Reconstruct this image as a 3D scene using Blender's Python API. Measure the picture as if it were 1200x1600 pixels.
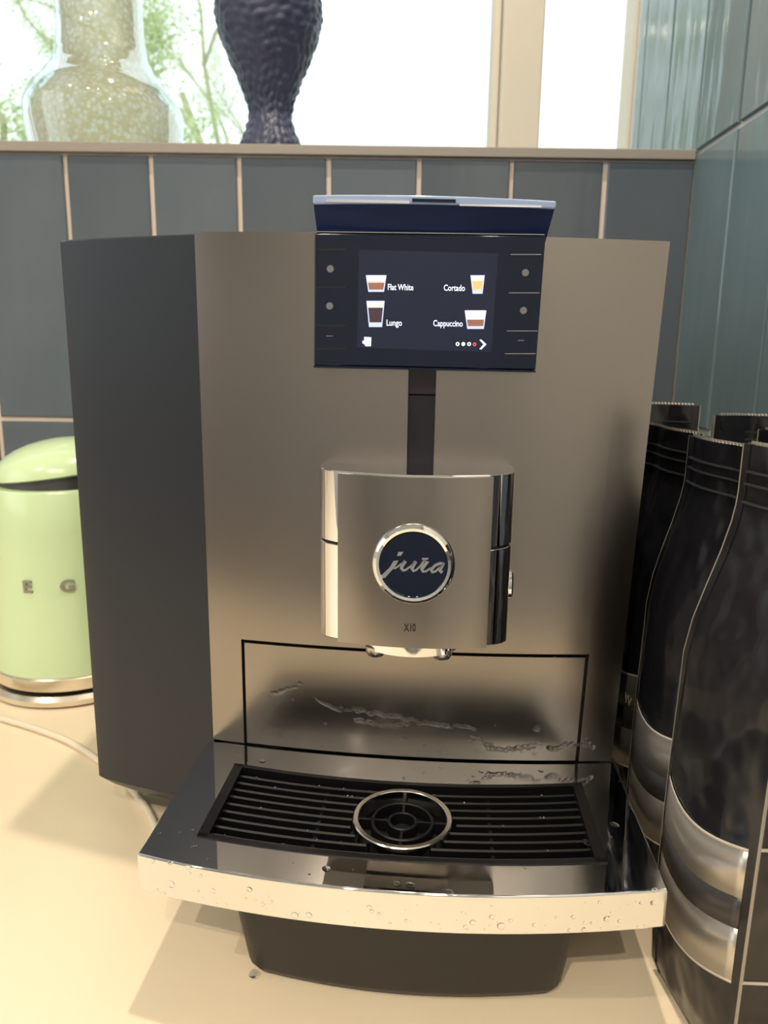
import bpy, bmesh, math, random
from math import sin, cos, pi, radians, tan, sqrt, atan2
from mathutils import Vector, Matrix
random.seed(7)
for o in list(bpy.data.objects): bpy.data.objects.remove(o)
S = bpy.context.scene
C = S.collection

# ------------------------------------------------------------------ camera
F = 1150.0; PITCH = radians(11.8); ROLL = .013; CZ = .345
fw = Vector((0, cos(PITCH), -sin(PITCH))); r0 = Vector((1, 0, 0)); u0 = Vector((0, sin(PITCH), cos(PITCH)))
RT = r0*cos(ROLL) + u0*sin(ROLL); UP = u0*cos(ROLL) - r0*sin(ROLL)
cam_d = bpy.data.cameras.new('camera'); cam = bpy.data.objects.new('camera', cam_d); C.objects.link(cam)
cam.matrix_world = Matrix(((RT.x, UP.x, -fw.x, 0), (RT.y, UP.y, -fw.y, 0), (RT.z, UP.z, -fw.z, CZ), (0, 0, 0, 1)))
cam_d.sensor_fit = 'VERTICAL'; cam_d.sensor_height = 36; cam_d.lens = 36*F/1600
cam_d.clip_start = .01; cam_d.clip_end = 200
cam_d.dof.use_dof = True; cam_d.dof.focus_distance = .42; cam_d.dof.aperture_fstop = 11
S.camera = cam

# ------------------------------------------------------------------ sky, exposure
W = bpy.data.worlds.new('sky'); S.world = W; W.use_nodes = True
W.node_tree.nodes['Background'].inputs[0].default_value = (.84, .96, 1, 1)
W.node_tree.nodes['Background'].inputs[1].default_value = 1.7
vs = S.view_settings
vs.view_transform = 'Standard'; vs.look = 'None'; vs.exposure = .22; vs.gamma = 1; vs.use_curve_mapping = False
LAMPS = [(-.01, .52, 10), (-.42, -.95, 15), (.05, -1.0, 9), (-1.1, -.4, 9)]   # x, y, watts of the ceiling downlights
CEIL = 1.65
pl = bpy.data.lights.new('window_portal', 'AREA'); pl.shape = 'RECTANGLE'; pl.size = 2.4; pl.size_y = 1.1; pl.cycles.is_portal = True
po = bpy.data.objects.new('window_portal', pl); C.objects.link(po); po.location = (-.83, 1.16, 1.1); po.rotation_euler = (radians(-90), 0, 0)
pl2 = bpy.data.lights.new('added_window_portal', 'AREA'); pl2.shape = 'RECTANGLE'; pl2.size = 1.1; pl2.size_y = 1.9; pl2.cycles.is_portal = True  # portal of the added side window
po2 = bpy.data.objects.new('added_window_portal', pl2); C.objects.link(po2); po2.location = (-2.12, -.5, .85); po2.rotation_euler = (0, radians(-90), 0)

# ------------------------------------------------------------------ pixel -> place
CAM = Vector((0, 0, CZ))
def ray(x, y): return fw + RT*((x-600)/F) - UP*((y-800)/F)
def atY(x, y, Y): d = ray(x, y); return CAM + d*(Y/d.y)
def atZ(x, y, z): d = ray(x, y); return CAM + d*((z-CZ)/d.z)
MA = radians(4.5); MO = atY(640, 600, .45); MO.z = 0
MU = Vector((cos(MA), -sin(MA), 0)); MV = Vector((sin(MA), cos(MA), 0))
def mv(x, y, v):
    d = ray(x, y); P = CAM + d*((v-(CAM-MO).dot(MV))/d.dot(MV)) - MO
    return Vector((P.dot(MU), v, P.z))
def mz(x, y, z):
    P = atZ(x, y, z) - MO
    return Vector((P.dot(MU), P.dot(MV), z))

# ------------------------------------------------------------------ materials
def mat(name, col, rough=.5, metal=0, **k):
    m = bpy.data.materials.new(name); m.use_nodes = True
    b = m.node_tree.nodes['Principled BSDF']
    b.inputs['Base Color'].default_value = (*col, 1); b.inputs['Roughness'].default_value = rough; b.inputs['Metallic'].default_value = metal
    for a, v in k.items():
        key = {'trans': 'Transmission Weight', 'ior': 'IOR', 'coat': 'Coat Weight', 'spec': 'Specular IOR Level', 'emit': 'Emission Strength', 'alpha': 'Alpha', 'coat_rough': 'Coat Roughness'}[a]
        b.inputs[key].default_value = v
    if 'emit' in k: b.inputs['Emission Color'].default_value = (*col, 1)
    return m
def nd(m, t, **k):
    n = m.node_tree.nodes.new(t)
    for a, v in k.items():
        if a in n.inputs.keys(): n.inputs[a].default_value = v
        else: setattr(n, a, v)
    return n
def lk(m, a, b): m.node_tree.links.new(a, b)
def bs(m): return m.node_tree.nodes['Principled BSDF']
def ramp(m, fac, stops):
    n = nd(m, 'ShaderNodeValToRGB'); e = n.color_ramp.elements
    while len(e) < len(stops): e.new(.5)
    for i, (p, c) in enumerate(stops):
        e[i].position = p; e[i].color = (*c, 1) if len(c) == 3 else c
    lk(m, fac, n.inputs[0]); return n
def coords(m, scale=(1, 1, 1)):
    t = nd(m, 'ShaderNodeTexCoord'); mp = nd(m, 'ShaderNodeMapping'); mp.inputs['Scale'].default_value = scale
    lk(m, t.outputs['Object'], mp.inputs[0]); return mp.outputs[0]
def add_noise(m, scale, lo, hi, to='Base Color', stretch=(1, 1, 1), detail=4, p=(.35, .7)):
    n = nd(m, 'ShaderNodeTexNoise', Scale=scale, Detail=detail); lk(m, coords(m, stretch), n.inputs['Vector'])
    if to == 'Roughness': lo, hi = (lo,)*3, (hi,)*3
    r = ramp(m, n.outputs[0], [(p[0], lo), (p[1], hi)]); lk(m, r.outputs[0], bs(m).inputs[to]); return n
def add_bump(m, scale, strength, dist=.001, stretch=(1, 1, 1), detail=2, kind='noise'):
    if kind == 'noise': n = nd(m, 'ShaderNodeTexNoise', Scale=scale, Detail=detail); out = n.outputs[0]
    else: n = nd(m, 'ShaderNodeTexVoronoi', Scale=scale); out = n.outputs[0]
    lk(m, coords(m, stretch), n.inputs['Vector'])
    b = nd(m, 'ShaderNodeBump', Strength=strength, Distance=dist); lk(m, out, b.inputs['Height']); lk(m, b.outputs[0], bs(m).inputs['Normal'])

taupe = mat('brushed_taupe_metal', (.33, .303, .278), .26, 1)
add_noise(taupe, 9, .21, .26, 'Roughness')
chrome = mat('chrome', (.86, .86, .87), .035, 1)
traychrome = mat('polished_tray_chrome', (.80, .81, .83), .05, 1)
add_noise(traychrome, 22, .025, .24, 'Roughness', detail=8, p=(.5, .72))
gloss_black = mat('gloss_black', (.004, .009, .026), .06, spec=.4)
dark_navy = mat('hopper_navy', (.009, .020, .080), .5, spec=.15)
screen_m = mat('screen', (.006, .010, .026), .1, emit=.6)
satin_black = mat('satin_black_plastic', (.011, .014, .022), .42)
base_black = mat('base_black_plastic', (.011, .011, .012), .45)
grille_black = mat('grille_black', (.004, .004, .005), .42, spec=.3)
slot_black = mat('slot_black', (.008, .008, .014), .2)
slot_plum = mat('slot_plum', (.02, .014, .022), .25)
groove_m = mat('groove', (.003, .003, .003), .6)
under_m = mat('spout_underside_plastic', (.34, .32, .30), .5)
white_ink = mat('screen_white', (.75, .85, 1), .5, emit=.75)
red_ink = mat('screen_red', (.8, .08, .12), .5, emit=.6)
grey_ink = mat('button_grey', (.16, .17, .19), .5)
black_ink = mat('black_ink', (.01, .01, .01), .5)
logo_m = mat('logo_silver', (.75, .77, .8), .12, 1)
clear = mat('clear_plastic_lid', (.45, .58, .85), .08, trans=.35, ior=1.45)
clear_edge = mat('lid_bright_edge', (.8, .85, .95), .12, .6)
water = mat('water', (1, 1, 1), 0, trans=1, ior=1.33)
# tiles
def tile_mat(name, a, b, rough=.16, bmp=.4):
    m = mat(name, a, rough); n = add_noise(m, 9, a, b, stretch=(1, 1, .6), detail=5)
    oi = nd(m, 'ShaderNodeObjectInfo'); h = nd(m, 'ShaderNodeHueSaturation'); mr = nd(m, 'ShaderNodeMapRange')
    mr.inputs[3].default_value = .85; mr.inputs[4].default_value = 1.15
    lk(m, oi.outputs['Random'], mr.inputs[0]); lk(m, mr.outputs[0], h.inputs['Value'])
    src = bs(m).inputs['Base Color'].links[0].from_socket; lk(m, src, h.inputs['Color']); lk(m, h.outputs[0], bs(m).inputs['Base Color'])
    add_bump(m, 16, bmp, .004, (1, 1, .16), 3); return m
tile_b = tile_mat('teal_glazed_tile', (.102, .128, .158), (.124, .150, .182))
tile_r = tile_mat('teal_glazed_tile_wavy', (.130, .190, .220), (.16, .225, .255), .10, .75)
grout = mat('grout', (.70, .61, .55), .9); add_bump(grout, 300, .4, .0005)
grout_r = mat('grout_pale', (.62, .62, .60), .9)
sill_m = mat('sill_trim', (.31, .28, .255), .5)
counter_m = mat('cream_laminate', (.76, .68, .55), .30, spec=.4)
add_noise(counter_m, 3, (.80, .68, .50), (.86, .74, .555)); add_bump(counter_m, 900, .12, .0003)
plaster = mat('wall_plaster', (.52, .52, .53), .9); ceil_m = mat('ceiling_white', (.66, .65, .64), .9)
floor_m = mat('floor_wood', (.17, .14, .12), .5); cab_m = mat('cabinet_paint', (.30, .30, .29), .5)
frame_m = mat('window_frame_cream', (.63, .59, .51), .5)
glass_m = bpy.data.materials.new('window_glass'); glass_m.use_nodes = True
_n = glass_m.node_tree.nodes; _n.clear()
_o = _n.new('ShaderNodeOutputMaterial'); _t = _n.new('ShaderNodeBsdfTransparent'); _g = _n.new('ShaderNodeBsdfGlossy'); _g.inputs['Roughness'].default_value = .02
_x = _n.new('ShaderNodeMixShader'); _x.inputs[0].default_value = .05
for a, b in ((_t.outputs[0], _x.inputs[1]), (_g.outputs[0], _x.inputs[2]), (_x.outputs[0], _o.inputs[0])): glass_m.node_tree.links.new(a, b)

# ------------------------------------------------------------------ mesh helpers
def lerp(a, b, t): return a+(b-a)*t
def obj(name, bm, m, parent=None, smooth=None, loc=None):
    me = bpy.data.meshes.new(name)
    bmesh.ops.recalc_face_normals(bm, faces=bm.faces[:])
    bm.to_mesh(me); bm.free()
    for x in (m if isinstance(m, (list, tuple)) else [m]): me.materials.append(x)
    o = bpy.data.objects.new(name, me); C.objects.link(o)
    if parent: o.parent = parent
    if loc: o.location = loc
    if smooth is not None:
        for p in me.polygons: p.use_smooth = True
        me.set_sharp_from_angle(angle=radians(smooth))
    return o
def tag(o, label=None, cat=None, group=None, kind=None):
    if label: o['label'] = label
    if cat: o['category'] = cat
    if group: o['group'] = group
    if kind: o['kind'] = kind
    return o
def empty(name, loc=(0, 0, 0), rz=0):
    o = bpy.data.objects.new(name, None); C.objects.link(o); o.location = loc; o.rotation_euler = (0, 0, rz); o.empty_display_size = .05
    return o
def bevel(o, w, seg=2, ang=40):
    md = o.modifiers.new('bevel', 'BEVEL'); md.width = w; md.segments = seg; md.limit_method = 'ANGLE'; md.angle_limit = radians(ang)
    for p in o.data.polygons: p.use_smooth = True
    o.data.set_sharp_from_angle(angle=radians(50)); md.harden_normals = True
    return o
def box(bm, x0, x1, y0, y1, z0, z1, mi=0):
    v = [bm.verts.new(p) for p in ((x0, y0, z0), (x1, y0, z0), (x1, y1, z0), (x0, y1, z0), (x0, y0, z1), (x1, y0, z1), (x1, y1, z1), (x0, y1, z1))]
    for f in ((0, 3, 2, 1), (4, 5, 6, 7), (0, 1, 5, 4), (1, 2, 6, 5), (2, 3, 7, 6), (3, 0, 4, 7)):
        bm.faces.new([v[i] for i in f]).material_index = mi
def boxo(name, m, x0, x1, y0, y1, z0, z1, parent=None, bw=0):
    bm = bmesh.new(); box(bm, x0, x1, y0, y1, z0, z1); o = obj(name, bm, m, parent)
    if bw: bevel(o, bw)
    return o
def prism(bm, bot, top, mi=0, cap=True):
    a = [bm.verts.new(p) for p in bot]; b = [bm.verts.new(p) for p in top]; n = len(a)
    for i in range(n): bm.faces.new((a[i], a[(i+1) % n], b[(i+1) % n], b[i])).material_index = mi
    if cap:
        bm.faces.new(a[::-1]).material_index = mi; bm.faces.new(b).material_index = mi
def loft(bm, rings, cap=True, mi=0, closed=True):
    R = [[bm.verts.new(p) for p in r] for r in rings]; n = len(R[0])
    for a, b in zip(R, R[1:]):
        for i in range(n if closed else n-1):
            bm.faces.new((a[i], a[(i+1) % n], b[(i+1) % n], b[i])).material_index = mi
    if cap:
        bm.faces.new(R[0][::-1]).material_index = mi; bm.faces.new(R[-1]).material_index = mi
    return R
def lathe(bm, prof, n=48, cx=0, cy=0, mi=0, cap=True):
    loft(bm, [[(cx+r*cos(2*pi*i/n), cy+r*sin(2*pi*i/n), z) for i in range(n)] for r, z in prof], cap=cap, mi=mi)
def tube(bm, pts, rad, n=8, mi=0):
    pts = [Vector(p) for p in pts]; rings = []
    for i, p in enumerate(pts):
        d = (pts[min(i+1, len(pts)-1)] - pts[max(i-1, 0)]).normalized()
        a = d.cross(Vector((0, 0, 1)));
        if a.length < 1e-4: a = Vector((1, 0, 0))
        a.normalize(); b = d.cross(a); r = rad[i] if isinstance(rad, (list, tuple)) else rad
        rings.append([p + a*(r*cos(2*pi*k/n)) + b*(r*sin(2*pi*k/n)) for k in range(n)])
    loft(bm, rings, mi=mi)
def slab(bm, poly, back, mi=0):
    """extrude a 3-D polygon by the vector back"""
    back = Vector(back); prism(bm, [Vector(p) for p in poly], [Vector(p)+back for p in poly], mi)
def text_mesh(body, size, extrude=.0002, align='CENTER', bold=0):
    cu = bpy.data.curves.new('text', 'FONT'); cu.body = body; cu.size = size; cu.extrude = extrude; cu.align_x = align; cu.align_y = 'CENTER'; cu.resolution_u = 3; cu.offset = bold*size
    o = bpy.data.objects.new('text', cu); C.objects.link(o)
    bpy.context.view_layer.update()
    me = bpy.data.meshes.new_from_object(o.evaluated_get(bpy.context.evaluated_depsgraph_get()))
    bpy.data.objects.remove(o); bpy.data.curves.remove(cu)
    return me

# ------------------------------------------------------------------ the setting
WX = .3395; WY = .88; SZ = .566; WINY = 1.135; X0 = -2.0; YF = -2.2; ZF = -.9
def struct(o): o['kind'] = 'structure'; return o
struct(boxo('floor', floor_m, X0-.1, WX+.1, YF-.1, WY+.1, ZF-.05, ZF))
struct(boxo('ceiling', ceil_m, X0-.1, WX+.1, YF-.1, 1.2, CEIL, CEIL+.05))
bm = bmesh.new()
for a in ((YF-.1, -1.45, ZF, CEIL), (.45, 1.2, ZF, CEIL), (-1.45, .45, ZF, .3), (-1.45, .45, 1.4, CEIL)): box(bm, X0-.1, X0, *a)
struct(obj('wall_left', bm, plaster))
struct(boxo('wall_front', plaster, X0, WX, YF-.1, YF, ZF, CEIL))
wb = struct(boxo('wall_back', grout, X0, WX+.004, WY+.0035, 1.2, ZF, SZ-.002))
wr = struct(boxo('wall_right', grout_r, WX+.0035, WX+.1, YF, 1.2, ZF, CEIL))
# lintel over the window
struct(boxo('trim_2', plaster, X0, WX, WINY+.0, 1.2, 1.55, CEIL))
# sill trim
sl = struct(boxo('trim_1', sill_m, X0, WX, WY-.004, WINY+.01, SZ-.002, SZ+.0085, bw=.001))
# tiles: one bevelled mesh per size, shared
def tile_mesh(w, h, t, mtl):
    bm = bmesh.new(); k = .0012
    prism(bm, [(0, t, 0), (w, t, 0), (w, t, h), (0, t, h)], [(0, k, 0), (w, k, 0), (w, k, h), (0, k, h)], cap=False)
    a = [(0, k, 0), (w, k, 0), (w, k, h), (0, k, h)]; b = [(k, 0, k), (w-k, 0, k), (w-k, 0, h-k), (k, 0, h-k)]
    prism(bm, a, b, cap=False); 
    vs_ = [bm.verts.new(p) for p in b]; bm.faces.new(vs_)
    bmesh.ops.remove_doubles(bm, verts=bm.verts[:], dist=1e-6); bmesh.ops.recalc_face_normals(bm, faces=bm.faces[:])
    me = bpy.data.meshes.new('tile'); bm.to_mesh(me); bm.free(); me.materials.append(mtl); return me
G = .0054
gx = [atY(x, y, WY).x for x, y in ((100, 244), (234.5, 244), (372.5, 245), (513, 247), (655, 247), (800.5, 250), (947.5, 253))]
pitch_b = (gx[-1]-gx[0])/6
cols = [gx[0]-pitch_b*k for k in (4, 3, 2, 1)] + gx
cols.append(WX+G/2)
zj = atY(50, 655, WY).z
zrows = [(zj+G/2, SZ-.0045), (max(.003, zj-.295), zj-G/2)]
tcache = {}
for (xa, xb) in zip(cols, cols[1:]):
    for (za, zb) in zrows:
        w, h = round(xb-xa-G, 4), round(zb-za, 4)
        if (w, h) not in tcache: tcache[(w, h)] = tile_mesh(w, h, .006, tile_b)
        t = bpy.data.objects.new('tile', tcache[(w, h)]); C.objects.link(t); t.parent = wb
        t.location = (xa+G/2+random.uniform(-.0003, .0003), WY+random.uniform(-.0004, .0006), za)
        t.rotation_euler = (random.uniform(-.003, .003), 0, 0)
yr = [.88+.1035*2+.03, .88+.1035*2-.0, .88+.1035, .88, .778, .682, .58, .478, .376]
zrr = [(SZ+.0045-.295, SZ+.0025), (SZ+.0025+G, SZ+.298), (SZ+.298+G, SZ+.6), (.003, SZ+.0045-.295-G)]
for (ya, yb) in zip(yr[1:], yr):
    for (za, zb) in zrr:
        if ya > .87 and za < SZ: continue
        w, h = round(yb-ya-G*.8, 4), round(zb-za, 4)
        if w < .02: continue
        if ('r', w, h) not in tcache: tcache[('r', w, h)] = tile_mesh(w, h, .006, tile_r)
        t = bpy.data.objects.new('tile', tcache[('r', w, h)]); C.objects.link(t); t.parent = wr
        t.rotation_euler = (0, random.uniform(-.004, .004), radians(-90)); t.location = (WX+random.uniform(-.0004, .0006), yb-G*.4, za)
# counter
tag(boxo('countertop', counter_m, X0+.001, WX-.001, -.02, WY-.001, -.04, 0, bw=.002), 'cream laminate countertop carrying the coffee machine', 'countertop')
tag(boxo('base_cabinet', cab_m, X0+.002, WX-.002, .03, WY-.001, ZF, -.04), 'plain grey base cabinet run under the countertop', 'cabinet')
# window
win = struct(empty('window_1', (0, WINY, SZ+.0085)))
WZ = 1.55-SZ-.0085
def wbar(name, x0, x1, z0, z1, y0=0, y1=.05): return boxo(name, frame_m, x0, x1, y0, y1, z0, z1, win, .003)
mx0 = atY(778, 230, WINY).x; mx1 = atY(840, 230, WINY).x
fxr = atY(984, 230, WINY).x
wbar('window_frame', X0, WX-.001, 0, .006); wbar('window_frame', X0, WX-.001, WZ-.05, WZ)
wbar('window_frame', fxr, WX-.001, .006, WZ-.05)
wbar('mullion', mx0, mx1, .006, WZ-.05, -.01, .05)
wbar('mullion', mx0-.012, mx0-.0005, .006, WZ-.05, .008, .045)
wbar('mullion', -1.25, -1.19, .006, WZ-.05)
for a, b in ((X0, -1.25), (-1.19, mx0-.012), (mx1, fxr)):
    boxo('pane', glass_m, a, b, .024, .028, .006, WZ-.05, win)

w2 = struct(empty('added_window_2', (X0-.06, -.5, .3)))  # unseen side window, added for cool light and reflections from the left
for a in ((-.95, .95, 0, .05), (-.95, .95, 1.05, 1.1), (-.95, -.9, .05, 1.05), (.9, .95, .05, 1.05), (-.025, .025, .05, 1.05)): boxo('window_frame', frame_m, -.03, .03, *a, w2, .003)
for a in ((-.9, -.025), (.025, .9)): boxo('pane', glass_m, -.003, .003, *a, .05, 1.05, w2)
# ------------------------------------------------------------------ coffee machine
M = empty('coffee_machine', MO, -MA)
tag(M, 'bean-to-cup coffee machine with taupe metal front, black tank and chrome drip tray', 'coffee machine')
ZT = .0881
UC, HW = .0052, .1345
def pv(u): return -.0100*(1-min(1, ((u-UC)/HW)**2))
PL = -.1293; PR = .1368
def pmap(u, z):                        # taper of the right edge
    if u > 0: u *= 1+.065*(z-ZT)/.33
    return u
def ztop(u): return .4168-.0196*(u-PL)
def panel_piece(bm, u_a, u_b, za, zb, off=0, th=.004, n=8, mi=0):
    """curved sheet between u_a..u_b and za..zb; zb may be a function of u"""
    fr = []; bk = []
    for i in range(n+1):
        u = u_a+(u_b-u_a)*i/n; z0 = za(u) if callable(za) else za; z1 = zb(u) if callable(zb) else zb
        fr.append((Vector((pmap(u, z0), pv(u)+off, z0)), Vector((pmap(u, z1), pv(u)+off, z1))))
    B = Vector((0, th, 0))
    rings = [[a, b, b+B, a+B] for a, b in fr]
    loft(bm, rings, mi=mi)
# pixel-derived joints
dL = mv(381, 1080, -.004).x; dR = mv(908, 1100, -.004).x
zdL = mv(381, 998, -.004).z; zdR = mv(915, 1030, -.004).z
def zd(u): return (zdL+zdR)/2
sL = mv(637, 650, -.010).x; sR = mv(678, 650, -.010).x
zs = .215
gp = .0011
bm = bmesh.new()
panel_piece(bm, PL, dL-gp, ZT+.0008, ztop)
panel_piece(bm, dL-gp, sL, lambda u: zd(u)+gp, ztop)
panel_piece(bm, sL, sR, lambda u: zd(u)+gp, zs)
panel_piece(bm, sR, dR+gp, lambda u: zd(u)+gp, ztop)
panel_piece(bm, dR+gp, PR, ZT+.0008, ztop)
fp = obj('front_panel', bm, taupe, M, 30); tag(fp, 'taupe metal front panel')
bm = bmesh.new(); panel_piece(bm, dL+gp, dR-gp, ZT+.0014, lambda u: zd(u)-gp, n=16)
tag(obj('drawer_front', bm, taupe, M, 30), 'taupe metal grounds drawer front')
bm = bmesh.new(); panel_piece(bm, dL-.004, dR+.004, ZT, lambda u: zd(u)+.004, off=.0045, th=.003, n=12)
obj('drawer_gap', bm, groove_m, M, 30)
# slot
zsplit = mv(650, 617, -.008).z
bm = bmesh.new(); panel_piece(bm, sL-.002, sR+.002, zs-.01, zsplit-.0004, off=.0042, th=.004, n=3); obj('slide_rail', bm, slot_black, M, 30)
bm = bmesh.new(); panel_piece(bm, sL-.002, sR+.002, zsplit+.0004, .40, off=.0034, th=.004, n=3); obj('slide_rail', bm, slot_plum, M, 30)
# body
bm = bmesh.new(); prism(bm, [(PL+.002, .0085, .03), (PR-.004, .0085, .03), (PR-.006, .31, .03), (PL+.002, .31, .03)], [(PL+.002, .0085, .411), (PR+.004, .0085, .406), (PR-.0, .31, .40), (PL+.002, .31, .405)])
bevel(obj('body', bm, satin_black, M), .004)
boxo('base', base_black, PL+.012, PR-.012, .012, .29, 0, .031, M, .003)
# tank
def ring_tank(z, e):
    pts = [(PL-.0002, .0095+e), (PL-.0002, .002+e*.6), (-.150, .0062+e), (-.175, .0118+e), (-.200, .0182+e), (-.2210+e*.3, .0243+e), (-.2265+e, .0275+e), (-.2282+e, .0330+e), (-.2282+e, .25), (-.222+e, .262), (PL-.0002, .266)]
    return [(u, v, z) for u, v in pts]
bm = bmesh.new(); loft(bm, [ring_tank(.018, .022), ring_tank(.028, .010), ring_tank(.0385, 0), ring_tank(.4150, 0), ring_tank(.4160, .001)])
tag(obj('water_tank', bm, satin_black, M, 35), 'matt black water tank wing')
# hopper hood and lid
zl0 = .4165
hb = [mv(495, 362, -.012), mv(853, 366, -.012)]; ht = [mv(489, 319, -.022), mv(867, 326, -.022)]
def hood_ring(a, b, v0, bow, vb, n=10):
    out = []
    for i in range(n+1):
        s = i/n; out.append((a.x+(b.x-a.x)*s, v0-bow*(1-(2*s-1)**2), a.z+(b.z-a.z)*s))
    return out+[(b.x, vb, b.z), (a.x, vb, a.z)]
bm = bmesh.new()
r1 = hood_ring(hb[0], hb[1], -.006, .004, .14); r1 = [(x, y, z-.006) for x, y, z in r1]
loft(bm, [r1, hood_ring(ht[0], ht[1], -.020, .006, .15)])
obj('bean_hopper', bm, dark_navy, M, 40)
la = [mv(488, 318.5, -.022), mv(869, 326, -.022)]; lt = [mv(488, 304, -.022), mv(871, 313.5, -.022)]
bm = bmesh.new(); loft(bm, [hood_ring(la[0], la[1], -.0215, .006, .152), hood_ring(lt[0], lt[1], -.0215, .006, .152)])
lid = bevel(obj('lid', bm, clear, M), .0012); tag(lid, 'clear plastic hopper lid')
def lid_strip(x0, x1, f0, f1, m, name):
    bm = bmesh.new(); n = 8; rings = []
    for i in range(n+1):
        x = x0+(x1-x0)*i/n; s = (x-488)/(870-488)
        yb = 318.5+(326-318.5)*s; yt = 304+9.5*s; v = -.0222-.006*(1-(2*s-1)**2)
        a = mv(x, yb+(yt-yb)*f0, v); b = mv(x, yb+(yt-yb)*f1, v); B = Vector((0, .0006, 0))
        rings.append([a, b, b+B, a+B])
    loft(bm, rings); return obj(name, bm, m, lid, 40)
lid_strip(510, 640, .25, .55, clear_edge, 'lid_ridge'); lid_strip(718, 846, .1, .35, clear_edge, 'lid_ridge')
lid_strip(644, 712, .45, .85, gloss_black, 'lid_notch')
# display
VD = -.0165
dc = [mv(491, 363, VD), mv(853, 367.5, VD), mv(837, 579, VD), mv(490, 571.5, VD)]
bm = bmesh.new(); slab(bm, dc, (0, .016, 0)); disp = bevel(obj('display', bm, gloss_black, M), .0012, 3)
tag(disp, 'gloss black display panel with screen')
def dquad(name, px, m, off=.0002, th=.0004, parent=None):
    bm = bmesh.new(); slab(bm, [mv(x, y, VD-off) for x, y in px], (0, th, 0)); return obj(name, bm, m, parent or disp)
dquad('screen', [(561, 390), (778, 396), (768, 550), (558, 543)], screen_m, .0001)
chr_edge = mat('display_edge_line', (.5, .5, .52), .2, 1)
dquad('top_edge', [(495, 361.2), (851, 365.8), (851, 367.2), (495, 362.6)], chr_edge, .0000, .004)
dquad('bottom_lip', [(490, 571), (837, 579), (837, 582), (490, 574.5)], gloss_black, .0015, .012)
for y in (389, 448, 508, 544): dquad('button_groove', [(494, y), (540, y), (540, y+1.8), (494, y+1.8)], groove_m)
for x, y in ((798, 397), (795, 457), (792, 516.5), (789, 552)): dquad('button_groove', [(x, y), (x+48, y), (x+48, y+1.2), (x, y+1.2)], chr_edge)
def disc(name, x, y, r, m, off=.0003, parent=None, hole=0):
    bm = bmesh.new(); n = 16; c = mv(x, y, VD-off); k = (mv(x+r, y, VD-off)-c).length
    A = [c+Vector((k*cos(2*pi*i/n), 0, k*sin(2*pi*i/n))) for i in range(n)]
    if hole:
        B_ = [c+Vector((k*hole*cos(2*pi*i/n), 0, k*hole*sin(2*pi*i/n))) for i in range(n)]
        T = Vector((0, .0003, 0)); loft(bm, [A, B_, [p+T for p in B_], [p+T for p in A], A], cap=False)
        bmesh.ops.remove_doubles(bm, verts=bm.verts[:], dist=1e-7)
    else: slab(bm, A, (0, .0003, 0))
    return obj(name, bm, m, parent or disp)
for x, y in ((516, 420), (515, 478), (821, 426), (818, 485)): disc('button_dot', x, y, 5.5, grey_ink)
for x, y in ((515, 525), (814, 532)): dquad('button_dash', [(x-5, y-.7), (x+5, y-.7), (x+5, y+.7), (x-5, y+.7)], grey_ink)
def dtext(name, body, x, y, h, w):
    """flat print on the screen: body centred at x, y, cap height h and width w in photo pixels"""
    me = text_mesh(body, 1, .0, bold=.012)
    xs = [v.co.x for v in me.vertices]; ys = [v.co.y for v in me.vertices]
    cap = .70; cx = (min(xs)+max(xs))/2
    for v in me.vertices:
        q = mv(x+(v.co.x-cx)/(max(xs)-min(xs))*w, y-(v.co.y-.02)/cap*h + (v.co.x-cx)/(max(xs)-min(xs))*w*.015, VD-.0004); v.co = q
    me.materials.append(white_ink); o = bpy.data.objects.new(name, me); C.objects.link(o); o.parent = disp
    md = o.modifiers.new('bold', 'SOLIDIFY'); md.thickness = .0001
    return o
dtext('lettering', 'Flat White', 626, 449, 9.5, 40); dtext('lettering', 'Lungo', 616, 504.5, 9.5, 24)
dtext('lettering', 'Cortado', 710, 450, 9.5, 33); dtext('lettering', 'Cappuccino', 700, 505.5, 9.5, 46)
ic = {k: mat('icon_'+k, c, .5, emit=.8) for k, c in dict(foam=(.72, .80, .95), coffee=(.20, .09, .06), milk=(.50, .38, .30), glass=(.40, .47, .68), caramel=(.70, .38, .14), dark=(.035, .02, .03), crema=(.80, .68, .48)).items()}
def cup(x0, x1, y0, y1, tb, layers):
    """glass outline narrowing by tb pixels a side to the bottom; layers of (fraction from, to, colour)"""
    bm = bmesh.new(); ms = [ic['glass']]
    def row(f, i): return (x0+tb*f+i, y0+(y1-y0)*f), (x1-tb*f-i, y0+(y1-y0)*f)
    slab(bm, [mv(*p, VD-.0003) for p in (row(0, 0)[0], row(0, 0)[1], row(1, 0)[1], row(1, 0)[0])], (0, .0002, 0))
    for k, (fa, fb, m) in enumerate(layers):
        ms.append(ic[m]); a, b = row(fa, 1.8), row(fb, 1.8)
        slab(bm, [mv(*p, VD-.0005) for p in (a[0], a[1], b[1], b[0])], (0, .0002, 0), k+1)
    return obj('cup_icon', bm, ms, disp)
cup(571.5, 604, 430, 456, 4, [(.02, .36, 'foam'), (.36, .46, 'milk'), (.46, .86, 'coffee')])
cup(572.5, 601, 470, 511, 4, [(.06, .16, 'foam'), (.16, .26, 'crema'), (.26, .82, 'dark')])
cup(735, 757.5, 430, 459, 3.5, [(.05, .3, 'foam'), (.3, .76, 'caramel')])
cup(726, 760, 485, 514, 4, [(.0, .46, 'foam'), (.5, .84, 'coffee')])
for x, f in ((715, .45), (724, 0), (733, .45)): disc('page_dot', x, 537.5 if f else 537.5, 3, white_ink, hole=f)
disc('page_dot', 741.5, 538, 2.8, red_ink, hole=.45)
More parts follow.
